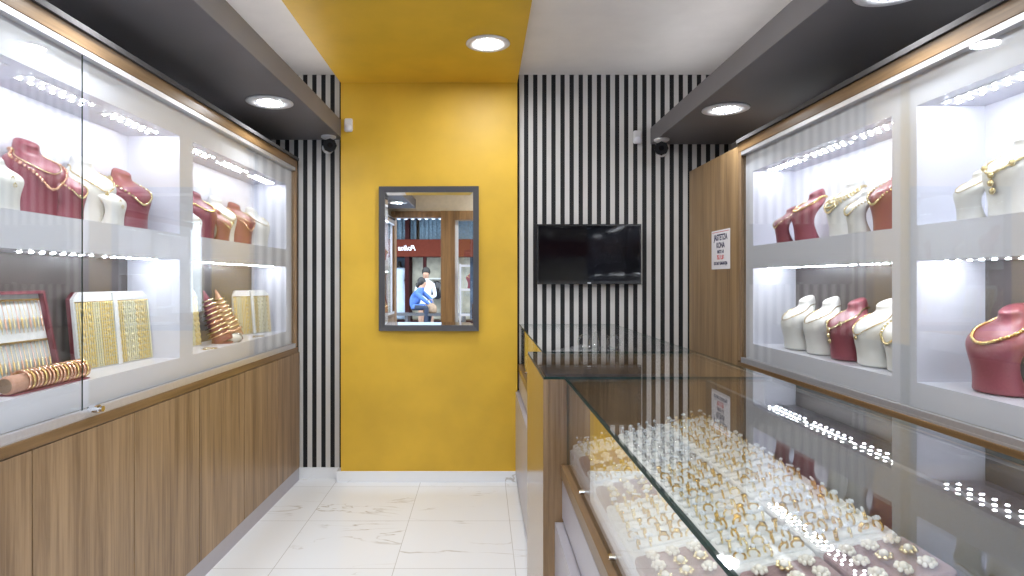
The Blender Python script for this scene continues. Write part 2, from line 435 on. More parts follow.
def display(root, niches, zs, ztop, y0, y1, doors, side):
    """white display with two rows of niches behind sliding glass; local x=0 front, fittings towards side*x"""
    s = side
    def bx(bm, a, b, *r): box(bm, min(s * a, s * b), max(s * a, s * b), *r)
    zl0, zl1, zu0, zu1 = zs
    DF, DB = .03, .27
    bm = B()
    bx(bm, DF, DB + .03, y0, y1, .985, zl0)
    bx(bm, DF, DB + .03, y0, y1, zl1, zu0)
    bx(bm, DF, DB + .03, y0, y1, zu1, ztop + .045)
    edges = [y0] + [v for n in niches for v in n] + [y1]
    for i in range(0, len(edges), 2):
        for a, b in ((zl0, zl1), (zu0, zu1)):
            bx(bm, DF, DB + .03, edges[i], edges[i + 1], a, b)
    obj('carcass', bm, M['white'], root)
    for (a, b) in niches:
        bm = B(); bx(bm, DB, DB + .02, a, b, zu0, zu1); obj('back_panel', bm, M['niche'], root)
        bm = B(); bx(bm, DB, DB + .02, a, b, zl0, zl1); o = obj('back_panel', bm, M['dark_back'], root); o['label'] = 'dark taupe back panel'
    # wooden surround
    bm = B(); bx(bm, 0, .30, y0, y1, ztop + .022, ztop + .075); obj('top_board', bm, M['wood_h'], root, bevel=.002)
    bm = B(); bx(bm, -.012, .30, y0, y1, ztop + .075, ztop + .095); obj('cornice', bm, M['matt_grey'], root)
    bm = B(); bx(bm, -.004, .30, y0, y1, .921, .957); obj('sill', bm, M['wood_h'], root, bevel=.002)
    bm = B(); bx(bm, 0, .30, y1 - .035, y1, .962, ztop + .022); obj('end_post', bm, M['wood'], root, bevel=.002)
    # aluminium running rails
    bm = B(); bx(bm, .002, .03, y0, y1 - .035, ztop, ztop + .022); obj('top_rail', bm, M['silver'], root, bevel=.001)
    bm = B(); bx(bm, .001, .03, y0, y1 - .035, .957, .966); bx(bm, .001, .005, y0, y1 - .035, .966, .988); bx(bm, .0135, .0165, y0, y1 - .035, .966, .988)
    obj('bottom_rail', bm, M['silver'], root, bevel=.001)
    for (a, b, dx) in doors:
        bm = B(); bx_ = sorted((s * dx, s * (dx + .005))); pane(bm, bx_[0], bx_[1], a, b, .972, ztop + .01)
        obj('glass_door', bm, [M['glass'], M['edge' if (s < 0 and dx < .01) else 'glass']], root)
    for (a, b) in niches:
        for (zt) in (zu1, zl1):
            w = (b - a) / 3
            for k in range(3):
                led_module(root, s * .12, a + w * (k + .5), zt)

zsL = (1.079, 1.5255, 1.6415, 2.086)
nichesL = [(.06, 1.355), (1.475, 2.771), (2.891, 4.187)]
dl = thing('display_cabinet', 'white wall display with wood surround and sliding glass above the left base cabinet', 'display cabinet', (-1.40, 0, 0), LROT)
display(dl, nichesL, zsL, 2.200, -.02, 4.33, [(.3, 2.085, .006), (2.137, 4.295, .018)], -1)
# chrome lock on the sliding pane
bm = B(); cyl(bm, (.0, 2.11, .988), .014, .034, 'x', 20); cyl(bm, (.032, 2.11, .988), .010, .016, 'x', 20)
obj('lock', bm, M['chrome'], dl, smooth=False)

zsR = (1.074, 1.50, 1.623, 2.042)
nichesR = [(-.30, .86), (.98, 2.139), (2.268, 3.43)]
dr = thing('display_cabinet', 'white wall display with wood surround and glass doors behind the glass counter', 'display cabinet', (1.492, 0, 0))
nichesR = [(0.02, .86), (.98, 2.139), (2.268, 3.43)]
display(dr, nichesR, zsR, 2.150, -.05, 3.56, [(-.04, 2.19, .006), (2.16, 3.525, .018)], 1)

# ------------------------------------------------------------------ base cabinets
bc = thing('base_cabinet', 'long handleless oak base cabinet under the left wall display', 'cabinet', (-1.40, 0, 0), LROT)
bm = B(); box(bm, -.33, -.022, -.02, 4.38, .089, .921); obj('carcass', bm, M['black'], bc)
seams = [-.02, .284, .806, 1.328, 1.85, 2.372, 2.894, 3.416, 3.938, 4.38]
for a, b in zip(seams, seams[1:]):
    bm = B(); box(bm, -.022, 0, a + .0022, b - .0022, .093, .917); obj('door', bm, M['wood'], bc, bevel=.0012)
bm = B(); box(bm, -.33, -.004, -.02, 4.38, 0, .089); obj('plinth', bm, M['lav'], bc); bc.children[-1]['label'] = 'grey plinth'

br = thing('base_cabinet', 'oak base cabinet under the right wall display behind the counter', 'cabinet', (1.492, 0, 0))
bm = B(); box(bm, .022, .29, -.05, 3.56, .09, .921); obj('carcass', bm, M['black'], br)
for k in range(6):
    a = -.05 + k * .6017; bm = B(); box(bm, 0, .022, a + .002, a + .5997, .093, .917); obj('door', bm, M['wood_warm'], br, bevel=.0012)
bm = B(); box(bm, .02, .29, -.05, 3.56, 0, .09); obj('plinth', bm, M['lav'], br)

tc = thing('tall_cabinet', 'tall flat oak cabinet beside the right wall display against the striped wall', 'cabinet', (1.492, 0, 0))
bm = B(); box(bm, .022, .29, 3.563, 4.398, 0, 2.20); obj('carcass', bm, M['wood_warm'], tc)
bm = B(); box(bm, 0, .022, 3.563, 4.398, .926, 2.212); obj('door', bm, M['wood_warm'], tc, bevel=.0012)
bm = B(); box(bm, 0, .022, 3.563, 4.398, .08, .921); obj('door', bm, M['wood_warm'], tc, bevel=.0012)

# paper notice on the tall cabinet
def text_mesh(name, s, size, mat, parent, loc, rot, sx=1., shear=0., bold=.0, align='CENTER'):
    cu = bpy.data.curves.new(name, 'FONT'); cu.body = s; cu.size = size; cu.align_x = align; cu.extrude = .0004; cu.shear = shear; cu.offset = bold
    o = bpy.data.objects.new(name, cu); C.objects.link(o)
    dg = bpy.context.evaluated_depsgraph_get(); dg.update()
    me = bpy.data.meshes.new_from_object(o.evaluated_get(dg)); bpy.data.objects.remove(o)
    me.materials.clear(); me.materials.append(mat)
    t = bpy.data.objects.new(name, me); C.objects.link(t); t.parent = parent; t.location = loc; t.rotation_euler = rot; t.scale = (sx, 1, 1)
    return t
# sheet spans u 712..730, v 231..270 on the plane x=1.492
ya, yb = 1.492 * F / (712 - 482), 1.492 * F / (730.5 - 482)
ns = thing('paper_notice', 'white printed paper notice taped on the tall oak cabinet', 'notice', (1.4905, (ya + yb) / 2, 1.51))
w2 = (ya - yb) / 2
bm = B(); box(bm, -.0012, 0, -w2, w2, -.01, .235); obj('sheet', bm, M['paper'], ns)
RT = (PI / 2, 0, -PI / 2)
for s, z, sz, mt, sx in (('JASTETZA', .172, .052, 'ink', 1.0), ('KONA', .124, .048, 'ink', 1.0), ('MATI 1-8', .090, .028, 'ink', 1.), ('75.11.56', .052, .036, 'redink', 1.), ('DO DAT GARANTIJA', .018, .026, 'ink', .95)):
    text_mesh('lettering', s, sz, M[mt], ns, (-.0016, 0, z), RT, sx * .92, bold=.0012)
bm = B(); box(bm, -.0018, -.0012, -w2 * .9, w2 * .9, .222, .225); obj('printed_rule', bm, M['redink'], ns)

# ------------------------------------------------------------------ downlights
def downlight_proto(led):
    t = thing('downlight', 'x', 'ceiling light')
    b = B(); lathe(b, [(.128, -.001), (.130, -.006), (.120, -.010), (.078, -.010), (.074, -.004), (.074, -.001)], 40); obj('trim_ring', b, M['plasticw'], t, smooth=True)
    b = B(); cyl(b, (0, 0, -.004), .074, .003, n=40); obj('lamp_face', b, M['silver'], t)
    pts = [(0, 0)] + [(.030 * math.cos(i * PI / 3), .030 * math.sin(i * PI / 3)) for i in range(6)] + [(.059 * math.cos(i * PI / 6), .059 * math.sin(i * PI / 6)) for i in range(12)]
    for x, y in pts:
        b = B(); cyl(b, (x, y, -.0085), .0105, .005, n=12)
        for f in b.faces: f.normal_update(); f.material_index = 1 if (len(f.verts) == 12 and f.calc_center_median().z < -.008) else 0
        obj('led_lens', b, [M['plasticw'], M[led]], t)
    return t
dp = downlight_proto('leds'); dp_low = downlight_proto('leds_low'); used = []
def downlight(x, y, z, label, power):
    src = dp if z > 2.7 else dp_low
    if src.name not in used: d = src; d.location = (x, y, z); d['label'] = label; used.append(src.name)
    else: d = dup(src, (x, y, z), 0, label)
    d['group'] = 'round recessed LED downlights'
PW = 34
downlight(.035, 3.60, ZY, 'round white LED downlight set in the yellow ceiling strip', PW)
downlight(-1.205, 3.468, 2.444, 'round white LED downlight under the left dark soffit above the back wall end', PW * .62)
downlight(1.393, 3.495, 2.412, 'round white LED downlight under the right dark soffit', PW * .62)
for y in (2.05, .67):
    for x, z, nm, k in ((.03, ZY, 'yellow ceiling strip', 1), (-1.24, 2.444, 'left dark soffit', .62), (1.393, 2.412, 'right dark soffit', .62)):
        if abs(y - .67) < .01 and x > 0.5: continue
        downlight(x, y, z, 'round white LED downlight under the %s, %s' % (nm, 'next along toward the door' if y > 1 else 'last one by the street door'), PW * k)

# ------------------------------------------------------------------ back wall fittings
# mirror, u 379..478.5, v 186..331
mt = thing('wall_mirror', 'rectangular mirror in a dark grey frame on the yellow wall', 'mirror', (-.374, YY - .020, 1.073), -math.radians(1.05))
W, H, T = .352, 1.018, .040
bm = B()
pr = [(-W, 0), (W, 0), (W, H), (-W, H)]
inn = [(-W + T, T), (W - T, T), (W - T, H - T), (-W + T, H - T)]
vo = [[bm.verts.new((x, y, z)) for x, z in pr] for y in (-.016, .012)]; vi = [[bm.verts.new((x, y, z)) for x, z in inn] for y in (-.010, .012)]
for i in range(4):
    j = (i + 1) % 4
    bm.faces.new((vo[0][i], vo[0][j], vi[0][j], vi[0][i])); bm.faces.new((vo[1][i], vo[1][j], vi[1][j], vi[1][i]))
    bm.faces.new((vo[0][i], vo[0][j], vo[1][j], vo[1][i])); bm.faces.new((vi[0][i], vi[0][j], vi[1][j], vi[1][i]))
obj('frame', bm, M['grey_metal'], mt)
bm = B(); bv = .022
a = [bm.verts.new((x, -.003, z)) for x, z in inn]
b2 = [bm.verts.new((x - math.copysign(bv, x), -.0045, z + (bv if z < H / 2 else -bv))) for x, z in inn]
bk = [bm.verts.new((x, .008, z)) for x, z in inn]
for i in range(4):
    j = (i + 1) % 4
    bm.faces.new((a[i], a[j], b2[j], b2[i])); bm.faces.new((a[i], bk[i], bk[j], a[j]))
bm.faces.new(b2); bm.faces.new(bk[::-1]); obj('mirror_glass', bm, M['mirror'], mt)

# television u 536.5..642, v 224..284
YT = 4.345
tx0, tx1 = (536.8 - 482) * YT / F, (641.5 - 482) * YT / F
tz0, tz1 = EYE + (280 - 284.3) * YT / F, EYE + (280 - 224) * YT / F
tv = thing('television', 'black flat television on the black and white striped wall', 'television', ((tx0 + tx1) / 2, YT, tz0))
w, h = (tx1 - tx0) / 2, tz1 - tz0
bm = B(); box(bm, -w, w, 0, .022, 0, h); box(bm, -w * .7, w * .7, .022, .045, .05, h * .8); obj('housing', bm, M['plasticb'], tv, bevel=.004)
bm = B(); box(bm, -w + .014, w - .014, -.0015, .002, .022, h - .014); obj('screen', bm, M['screen'], tv)
bm = B(); box(bm, -.013, .013, -.003, 0, .006, .013); obj('badge', bm, M['silver'], tv)
bm = B(); box(bm, -.12, .12, .045, .0685, .12, .32); obj('wall_bracket', bm, M['plasticb'], tv)

# motion sensors
def sensor(x, y, z, label):
    t = thing('motion_sensor', label, 'sensor', (x, y, z))
    b = B(); box(b, -.030, .030, -.030, 0, -.045, .050); obj('housing', b, M['plasticw'], t, bevel=.012)
    b = B(); ball(b, (0, -.024, -.018), .026, u=12, v=8, sy=.55, sz=.95); o = obj('lens', b, M['niche'], t, smooth=True)
sensor((349 - 482) * YY / F, YY, EYE + (280 - 126) * YY / F, 'white motion sensor on the yellow wall beside the left soffit')
sensor((636.8 - 482) * YB / F, YB, EYE + (280 - 138) * YB / F, 'white motion sensor on the striped wall beside the right soffit')

# cctv cameras under the soffit ends
def cctv(x, y, z, yaw, label):
    t = thing('security_camera', label, 'camera', (x, y, z), yaw)
    b = B(); lathe(b, [(.052, 0), (.052, -.010), (.040, -.018)], 28); obj('mount', b, M['plasticw'], t, smooth=False)
    b = B(); tube(b, [(0, 0, -.016), (0, .012, -.045), (0, .010, -.075)], .016, 12); obj('bracket', b, M['plasticw'], t, smooth=True)
    b = B(); cyl(b, (0, .045, -.078), .040, -.100, 'y', 20, .042); b2 = obj('body', b, M['plasticw'], t, smooth=False, bevel=.006)
    b = B(); cyl(b, (0, -.054, -.078), .047, -.022, 'y', 8); f = obj('face', b, M['matt_black'], t)
    b = B(); cyl(b, (0, -.075, -.078), .017, -.005, 'y', 20); obj('lens', b, M['screen'], f)
    return t
cctv(-1.080, 4.30, 2.444, math.radians(22), 'security camera under the left soffit by the yellow wall')
cctv(1.250, 4.25, 2.412, math.radians(-18), 'security camera under the end of the right soffit above the television')

# ------------------------------------------------------------------ counter
ZT = 1.115
def glass_case(root, y0, y1, deck=True):
    """glass showcase, local coordinates = world offset of the root; front glass at x=.277"""
    bm = B(); box(bm, .29, .945, y0, y1, .06, .79); obj('carcass', bm, M['lav'], root)
    bm = B(); box(bm, .262, .29, y0, y1, .655, .775); box(bm, .262, .29, y0, y1, .02, .06); obj('upper_front', bm, M['lav'], root)
    bm = B(); box(bm, .238, .285, y0, y1, .06, .640); obj('lower_front', bm, M['lav'], root)
    bm = B(); box(bm, .2586, .30, y0, y1, .785, .828); obj('front_rail', bm, M['wood_h'], root, bevel=.0015)
    bm = B(); box(bm, .732, .748, y0, y1, .79, ZT - .012); obj('back_board', bm, M['black'], root)
    bm = B(); box(bm, .925, .945, y0, y1, .79, ZT - .01); box(bm, .748, .925, y0, y1, .79, .80); obj('rear_well', bm, M['black'], root)
    bm = B(); pane(bm, .277, .283, y0, y1, .828, ZT - .009); obj('front_glass', bm, [M['glass'], M['edge']], root)
    bm = B(); pane(bm, .270, .950, y0, y1, ZT - .008, ZT); obj('top_glass', bm, [M['glass'], M['edge']], root)
    # sloping display deck
    bm = B()
    A = [(.287, .828), (.731, .828), (.731, .9737), (.287, .876)]
    v = [[bm.verts.new((x, y, z)) for x, z in A] for y in (y0 + .002, y1 - .002)]
    for i in range(4):
        bm.faces.new((v[0][i], v[0][(i + 1) % 4], v[1][(i + 1) % 4], v[1][i]))
    bm.faces.new(v[0][::-1]); bm.faces.new(v[1]); obj('sloped_deck', bm, M['white'], root)

c1 = thing('glass_counter', 'long glass counter full of ring trays in the foreground', 'display counter', (0, 0, 0))
glass_case(c1, .12, 1.998)
for y in (1.70, 1.30, .9, .5):
    b = B(); cyl(b, (.269, y, .842), .007, .016, 'x', 14); obj('glass_stud', b, M['chrome'], c1, bevel=.002)
c2 = thing('glass_counter', 'glass counter at the back between the oak till block and striped wall', 'display counter', (0, 0, 0))
glass_case(c2, 2.704, 4.395)
for y in (3.9, 3.2):
    b = B(); cyl(b, (.269, y, .842), .007, .016, 'x', 14); obj('glass_stud', b, M['chrome'], c2, bevel=.002)

# oak till block between the two cases, dark well under its glass top
tb = thing('counter_block', 'oak block with a dark glass top joining the two glass counters', 'counter', (0, 0, 0))
bm = B(); box(bm, .200, .218, 2.0, 2.702, 0, 1.106); obj('front_panel', bm, M['wood_gloss'], tb, bevel=.001)
bm = B(); box(bm, .218, .955, 2.0, 2.018, 0, 1.106); obj('side_panel', bm, M['wood_gloss'], tb, bevel=.001)
bm = B(); box(bm, .218, .955, 2.684, 2.702, 0, 1.106); obj('side_panel', bm, M['wood'], tb, bevel=.001)
bm = B(); box(bm, .937, .955, 2.018, 2.684, 0, 1.106); obj('back_panel', bm, M['wood'], tb, bevel=.001)
bm = B(); box(bm, .218, .937, 2.018, 2.684, 0, 1.02); obj('well_floor', bm, M['darktop'], tb)
bm = B(); pane(bm, .203, .950, 2.0, 2.702, 1.107, ZT); obj('top_glass', bm, [M['glass'], M['edge']], tb)
bm = B()
for i in range(14):
    a = 2 * PI * i / 14; ball(bm, (.034 * math.cos(a), .030 * math.sin(a), .007), .0075, u=8, v=6)
o = obj('bracelet', bm, M['purple'], smooth=True); o.location = (.30, 2.085, 1.02); tag(o, 'purple bead bracelet lying under the dark glass top of the oak block', 'bracelet')

# clear acrylic display stands on the back counter
def acrylic(kind, x, y, label):
    t = thing('acrylic_stand', label, 'display stand', (x, y, ZT), random.uniform(-.4, .4))
    b = B(); box(b, -.03, .03, -.022, .022, 0, .005); obj('base', b, M['acrylic'], t)
    b = B()
    if kind == 'cone':
        lathe(b, [(.018, .005), (.014, .03), (.007, .065), (.003, .072)], 14)
    else:
        tube(b, [(.028 * math.cos(q), 0, .035 + .030 * math.sin(q)) for q in [2 * PI * i / 16 for i in range(16)]], .005, 8, closed=True)
    obj('holder', b, M['acrylic'], t, smooth=True)
acrylic('ring', .47, 2.80, 'clear acrylic stand on the back counter, leftmost of three')
acrylic('ring', .60, 2.78, 'clear acrylic stand on the back counter, middle one of three')
acrylic('cone', .54, 2.90, 'clear acrylic cone stand on the back counter behind the two hoops')

# ------------------------------------------------------------------ ring trays
SL = .22; LEN = math.hypot(1, SL); UX = Vector((1, 0, SL)).normalized(); UZ = Vector((-SL, 0, 1)).normalized(); TILT = -math.atan(SL)
def deckz(x): return .876 + SL * (x - .287) + .0004
def tray_bm(w, d):
    bm = B(); r = .012; n = 5; hs = ((0, 0.002), (.004, 0), (.020, 0), (.024, .003))
    rings = []
    for z, ins in hs:
        ring = []
        for cx, cy, a0 in ((w / 2 - r, d / 2 - r, 0), (-w / 2 + r, d / 2 - r, PI / 2), (-w / 2 + r, -d / 2 + r, PI), (w / 2 - r, -d / 2 + r, 1.5 * PI)):
            for i in range(n):
                a = a0 + PI / 2 * i / (n - 1); ring.append(bm.verts.new((cx + (r - ins) * math.cos(a), cy + (r - ins) * math.sin(a), z)))
        rings.append(ring)
    k = len(rings[0])
    for a, b in zip(rings, rings[1:]):
        for i in range(k): bm.faces.new((a[i], a[(i + 1) % k], b[(i + 1) % k], b[i]))
    bm.faces.new(rings[0][::-1]); bm.faces.new(rings[-1])
    return bm
def roll_bm(w):
    bm = B(); box(bm, -w / 2 + .006, w / 2 - .006, -.006, .006, .022, .029); return bm
TW, TD = .143, .130
tray_me, rolls = {}, {}
def ring_me(name, metal, kind):
    bm = B(); R = .0095
    tube(bm, [(0, R * math.cos(q), R * math.sin(q)) for q in [2 * PI * i / 14 for i in range(14)]], .0022, 6, closed=True, mi=0)
    if kind == 'stone':
        cyl(bm, (0, 0, R), .0045, .004, n=8, r2=.0055, mi=0); ball(bm, (0, 0, R + .0055), .0042, 1, 8, 4)
    elif kind == 'cluster':
        for q in range(6): ball(bm, (.0048 * math.cos(q * PI / 3), .0048 * math.sin(q * PI / 3), R + .003), .0028, 1, 6, 4)
        ball(bm, (0, 0, R + .005), .0034, 1, 6, 4)
    elif kind == 'signet':
        obox(bm, (0, 0, R + .001), (1, 0, 0), (0, 1, 0), (0, 0, 1), .005, .0055, .002, 0)
    else:
        tube(bm, [(.003, R * math.cos(q), R * math.sin(q)) for q in [2 * PI * i / 14 for i in range(14)]], .0022, 6, closed=True, mi=0)
        for q in range(5): ball(bm, (0, .004 * (q - 2), R + .003), .0026, 1, 6, 4)
    me = bpy.data.meshes.new(name); bmesh.ops.recalc_face_normals(bm, faces=bm.faces); bm.to_mesh(me); bm.free()
    me.materials.append(metal); me.materials.append(M['stone'])
    for p in me.polygons: p.use_smooth = True
    return me
GR = [ring_me('gold_ring', M['deep_gold'], k) for k in ('stone', 'cluster', 'signet', 'band')] + [ring_me('gold_ring', M['pale_gold'], k) for k in ('stone', 'cluster')]
SR = [ring_me('silver_ring', M['ring_silver'], k) for k in ('stone', 'cluster', 'band')]
def earring_me(k):
    bm = B()
    ball(bm, (0, 0, .010), .007, 1, 10, 8)
    for q in range(7): ball(bm, (.010 * math.cos(q * 2 * PI / 7), .010 * math.sin(q * 2 * PI / 7), .007), .0042, k % 2, 8, 6)
    cyl(bm, (0, 0, -.004), .0012, .012, n=6, mi=0)
    me = bpy.data.meshes.new('stud_earring'); bmesh.ops.recalc_face_normals(bm, faces=bm.faces); bm.to_mesh(me); bm.free()
    me.materials.append(M['pale_gold']); me.materials.append(M['pearl'])
    for p in me.polygons: p.use_smooth = True
    return me
ER = [earring_me(0), earring_me(1)]
LAY = {0: 'WMWMWWMW', 1: 'SSSGGGGM', 2: 'GGGGGGGM', 3: 'GGGGGMGG'}
ORD = ['first', 'second', 'third', 'fourth', 'fifth', 'sixth', 'seventh', 'eighth']
ROW = ['row along the front glass', 'second row from front glass', 'rear row farthest from front glass']
Y0S = [1.90, 1.815, 1.835, 1.85]
counts = dict(g=0, s=0, e=0, t=0)
for c in range(3):
    x = .290 + .145 * c + TW / 2 / LEN + .004
    for r, ch in enumerate(LAY[c]):
        y = (1.90, 1.905, 1.91, 1.915)[c] - r * .1325
        if y - TD / 2 < .9: continue
        zd = deckz(x); base = Vector((x, y, zd))
        u, v = proj((x - .07, y + .06, zd))
        if v > 585 or u > 1035: continue
        kind = {'W': 'gold rings', 'M': 'stud earrings', 'S': 'silver rings', 'G': 'gold rings'}[ch]
        colr = 'mauve' if ch == 'M' else 'white'
        place = '%s from far end, %s' % (ORD[r], ROW[c])
        t = thing('ring_tray' if ch != 'M' else 'earring_tray', '%s tray of %s, %s' % (colr, kind, place), 'jewellery tray', base, 0, 'jewellery trays in the glass counter')
        t.rotation_euler = (0, TILT, 0)
        key = colr
        if key not in tray_me:
            o = obj('pad', tray_bm(TW, TD), M['mauve' if ch == 'M' else 'foam'], t); tray_me[key] = o.data
        else:
            o = bpy.data.objects.new('pad', tray_me[key]); C.objects.link(o); o.parent = t
        counts['t'] += 1
        nx, ny = (3, 3) if ch == 'M' else (5, 3)
        for j in range(ny):
            yy = (j - (ny - 1) / 2) * .040
            if ch != 'M':
                if 'roll' not in rolls:
                    q = obj('roll', roll_bm(TW), M['foam'], t, bevel=.002); rolls['roll'] = q.data
                else:
                    q = bpy.data.objects.new('roll', rolls['roll']); C.objects.link(q); q.parent = t
                    bv_ = q.modifiers.new('bevel', 'BEVEL'); bv_.width = .002; bv_.segments = 2
                q.location = (0, yy, 0)
            for i in range(nx):
                xx = (i - (nx - 1) / 2) * (.026 if ch != 'M' else .040)
                lp = Vector((xx + random.uniform(-.001, .001), yy, .034 if ch != 'M' else .026))
                p = base + UX * lp.x + Vector((0, 1, 0)) * lp.y + UZ * lp.z
                uu, vv = proj(p)
                if uu > 1030 or vv > 582: continue
                if ch == 'M': me, nm, cat, lab = random.choice(ER), 'stud_earring', 'earring', 'pearl stud earring'; counts['e'] += 1
                elif ch == 'S': me, nm, cat, lab = random.choice(SR), 'silver_ring', 'ring', 'silver ring'; counts['s'] += 1
                else: me, nm, cat, lab = random.choice(GR), 'gold_ring', 'ring', 'gold ring'; counts['g'] += 1
                o = bpy.data.objects.new(nm, me); C.objects.link(o); o.location = p
                o.rotation_euler = (random.uniform(-.12, .12), TILT, random.uniform(-.5, .5) + (PI / 2 if random.random() < .3 else 0))
                tag(o, '%s in %s tray %s' % (lab, colr, place), cat, '%s in the %s tray %s' % (lab + 's', colr, place))
print('COUNTS', counts)

# ------------------------------------------------------------------ busts and necklaces
# height, half width, front depth, centre offset, back depth (the back is hollowed)
BP = [(0, .078, .054, .010, .052), (.008, .079, .055, .010, .053), (.04, .071, .053, .015, .040), (.08, .068, .054, .021, .026), (.115, .078, .058, .025, .022), (.145, .092, .059, .022, .030),
      (.170, .103, .053, .008, .034), (.190, .101, .046, -.012, .030), (.205, .083, .042, -.028, .030), (.217, .058, .040, -.038, .034), (.229, .043, .039, -.042, .037), (.248, .039, .038, -.041, .038), (.270, .039, .037, -.035, .037)]
def sect(z):
    z = max(0, min(.270, z))
    for a, b in zip(BP, BP[1:]):
        if a[0] <= z <= b[0]:
            t = (z - a[0]) / (b[0] - a[0]); return [p + (q - p) * t for p, q in zip(a, b)][1:]
def surf(phi, z, off=0):
    w, d, c, e = sect(z); k = math.cos(phi)
    return Vector((c + ((d if k > 0 else e) + off) * k, (w + off) * math.sin(phi), z))
def bust_bm():
    bm = B(); n = 28; rings = []
    for (z, w, d, c, e) in BP:
        ring = []
        for i in range(n):
            a = 2 * PI * i / n; zz = z - (.021 * math.cos(a) if z > .24 else 0) * (z - .24) / .028
            ring.append(bm.verts.new((c + (d if math.cos(a) > 0 else e) * math.cos(a), w * math.sin(a), zz)))
        rings.append(ring)
    for a, b in zip(rings, rings[1:]):
        for i in range(n): bm.faces.new((a[i], a[(i + 1) % n], b[(i + 1) % n], b[i]))
    bm.faces.new(rings[0][::-1]); bm.faces.new(rings[-1])
    return bm
bust_mesh = {}
def bust(x, y, z, rot, colr, h, label, group):
    key = colr
    s = h / .268
    if key not in bust_mesh:
        o = obj('necklace_bust', bust_bm(), M['burg'] if colr == 'burgundy' else M['bustw'], smooth=True, sub=1); bust_mesh[key] = o.data
    else:
        o = bpy.data.objects.new('necklace_bust', bust_mesh[key]); C.objects.link(o)
        m_ = o.modifiers.new('sub', 'SUBSURF'); m_.levels = 1; m_.render_levels = 1
    o.location = (x, y, z); o.rotation_euler = (0, 0, rot); o.scale = (s, s, s)
    tag(o, label, 'jewellery bust', group); return o
def path(zn, drop, p=4.5, n=90, off=.0035):
    out = []
    for i in range(n):
        phi = -PI + 2 * PI * i / n
        z = zn - drop * ((1 + math.cos(phi)) / 2) ** p
        out.append((phi, z))
    return [surf(a, b, off) for a, b in out], out
def necklace_parts(style, s):
    """lists of (part, bmesh, material)"""
    zn = .234; res = []
    b = B()
    if style == 'thin':
        P, _ = path(zn, .085); tube(b, P, [.0016 if i % 2 else .0026 for i in range(len(P))], 5, closed=True); res.append(('chain', b, 'gold'))
    elif style == 'pendant':
        P, _ = path(zn, .105); tube(b, P, [.0015 if i % 2 else .0026 for i in range(len(P))], 5, closed=True); res.append(('chain', b, 'gold'))
        c = surf(0, zn - .117, .006); b = B(); ball(b, c, .0095, u=10, v=8, sx=.5); res.append(('pendant', b, 'pale_gold'))
    elif style == 'bead':
        P, _ = path(zn, .122, n=72, off=.005)
        for q in P: ball(b, q, .0056, u=7, v=5)
        res.append(('chain', b, 'pale_gold'))
    elif style == 'rope':
        P, _ = path(zn, .078, n=110, off=.005)
        for i, q in enumerate(P): ball(b, q, .0052 + .0012 * (i % 2), u=6, v=4)
        res.append(('chain', b, 'gold'))
    elif style == 'long':
        P, _ = path(zn, .138, n=90, off=.005)
        for i, q in enumerate(P): ball(b, q, .0050 + .0016 * (i % 3 == 0), u=6, v=4)
        res.append(('chain', b, 'rose'))
        P, _ = path(zn + .004, .090, n=90); b = B(); tube(b, P, [.0018 if i % 2 else .003 for i in range(len(P))], 5, closed=True); res.append(('chain', b, 'pale_gold'))
    elif style == 'medallion':
        P, _ = path(zn, .095, n=90, off=.004); tube(b, P, [.003 if i % 2 else .005 for i in range(len(P))], 6, closed=True); res.append(('chain', b, 'pale_gold'))
        for k, dz in enumerate((.10, .125, .150)):
            for sgn in ((0,) if k else (-1, 0, 1)):
                c = surf(sgn * .5, zn - dz + abs(sgn) * .03, .006); b = B(); ball(b, c, .012, u=10, v=6, sx=.45); cyl(b, c + Vector((.003, 0, 0)), .006, .004, 'x', 8); res.append(('medallion', b, 'pale_gold'))
    elif style == 'collar':
        for k, (dr_, r) in enumerate(((.055, .0045), (.075, .0055), (.098, .0065), (.12, .006))):
            P, _ = path(zn, dr_, n=70, off=.005); b = B()
            for i, q in enumerate(P):
                if math.cos(-PI + 2 * PI * i / 70) > -.55 or k == 0: ball(b, q, r, u=6, v=4)
            res.append(('strand', b, 'pale_gold'))
    return res
def necklace(bo, style, label, group):
    t = thing('necklace', label, 'necklace', bo.location, bo.rotation_euler[2], group); t.scale = bo.scale
    for nm, b, mt_ in necklace_parts(style, 1): obj(nm, b, M[mt_], t, smooth=True)
    return t
def earrings(bo, label, group):
    for k, (dy, dz) in enumerate(((.0, 0), (-.004, -.034))):
        z = .165 + dz; p = surf(dy * 8, z, .003)
        b = B(); tube(b, [(.002, .008 * math.cos(q), -.010 + .008 * math.sin(q)) for q in [2 * PI * i / 14 for i in range(14)]], .0022, 6, closed=True)
        ball(b, (.002, 0, 0), .0045, u=8, v=6)
        o = obj('earring', b, M['pale_gold'], smooth=True)
        o.matrix_world = Matrix.Translation(bo.location) @ Matrix.Rotation(bo.rotation_euler[2], 4, 'Z') @ Matrix.Diagonal((bo.scale[0],) * 3 + (1,)) @ Matrix.Translation(p)
        tag(o, '%s gold earring on the %s' % (('upper', 'lower')[k], label), 'earring', group)

SU, SLo = zsL[2], zsL[0]
GL = 'busts in the left wall display'; GRR = 'busts in the right wall display'
NL = 'necklaces in the left wall display'; NR = 'necklaces in the right wall display'
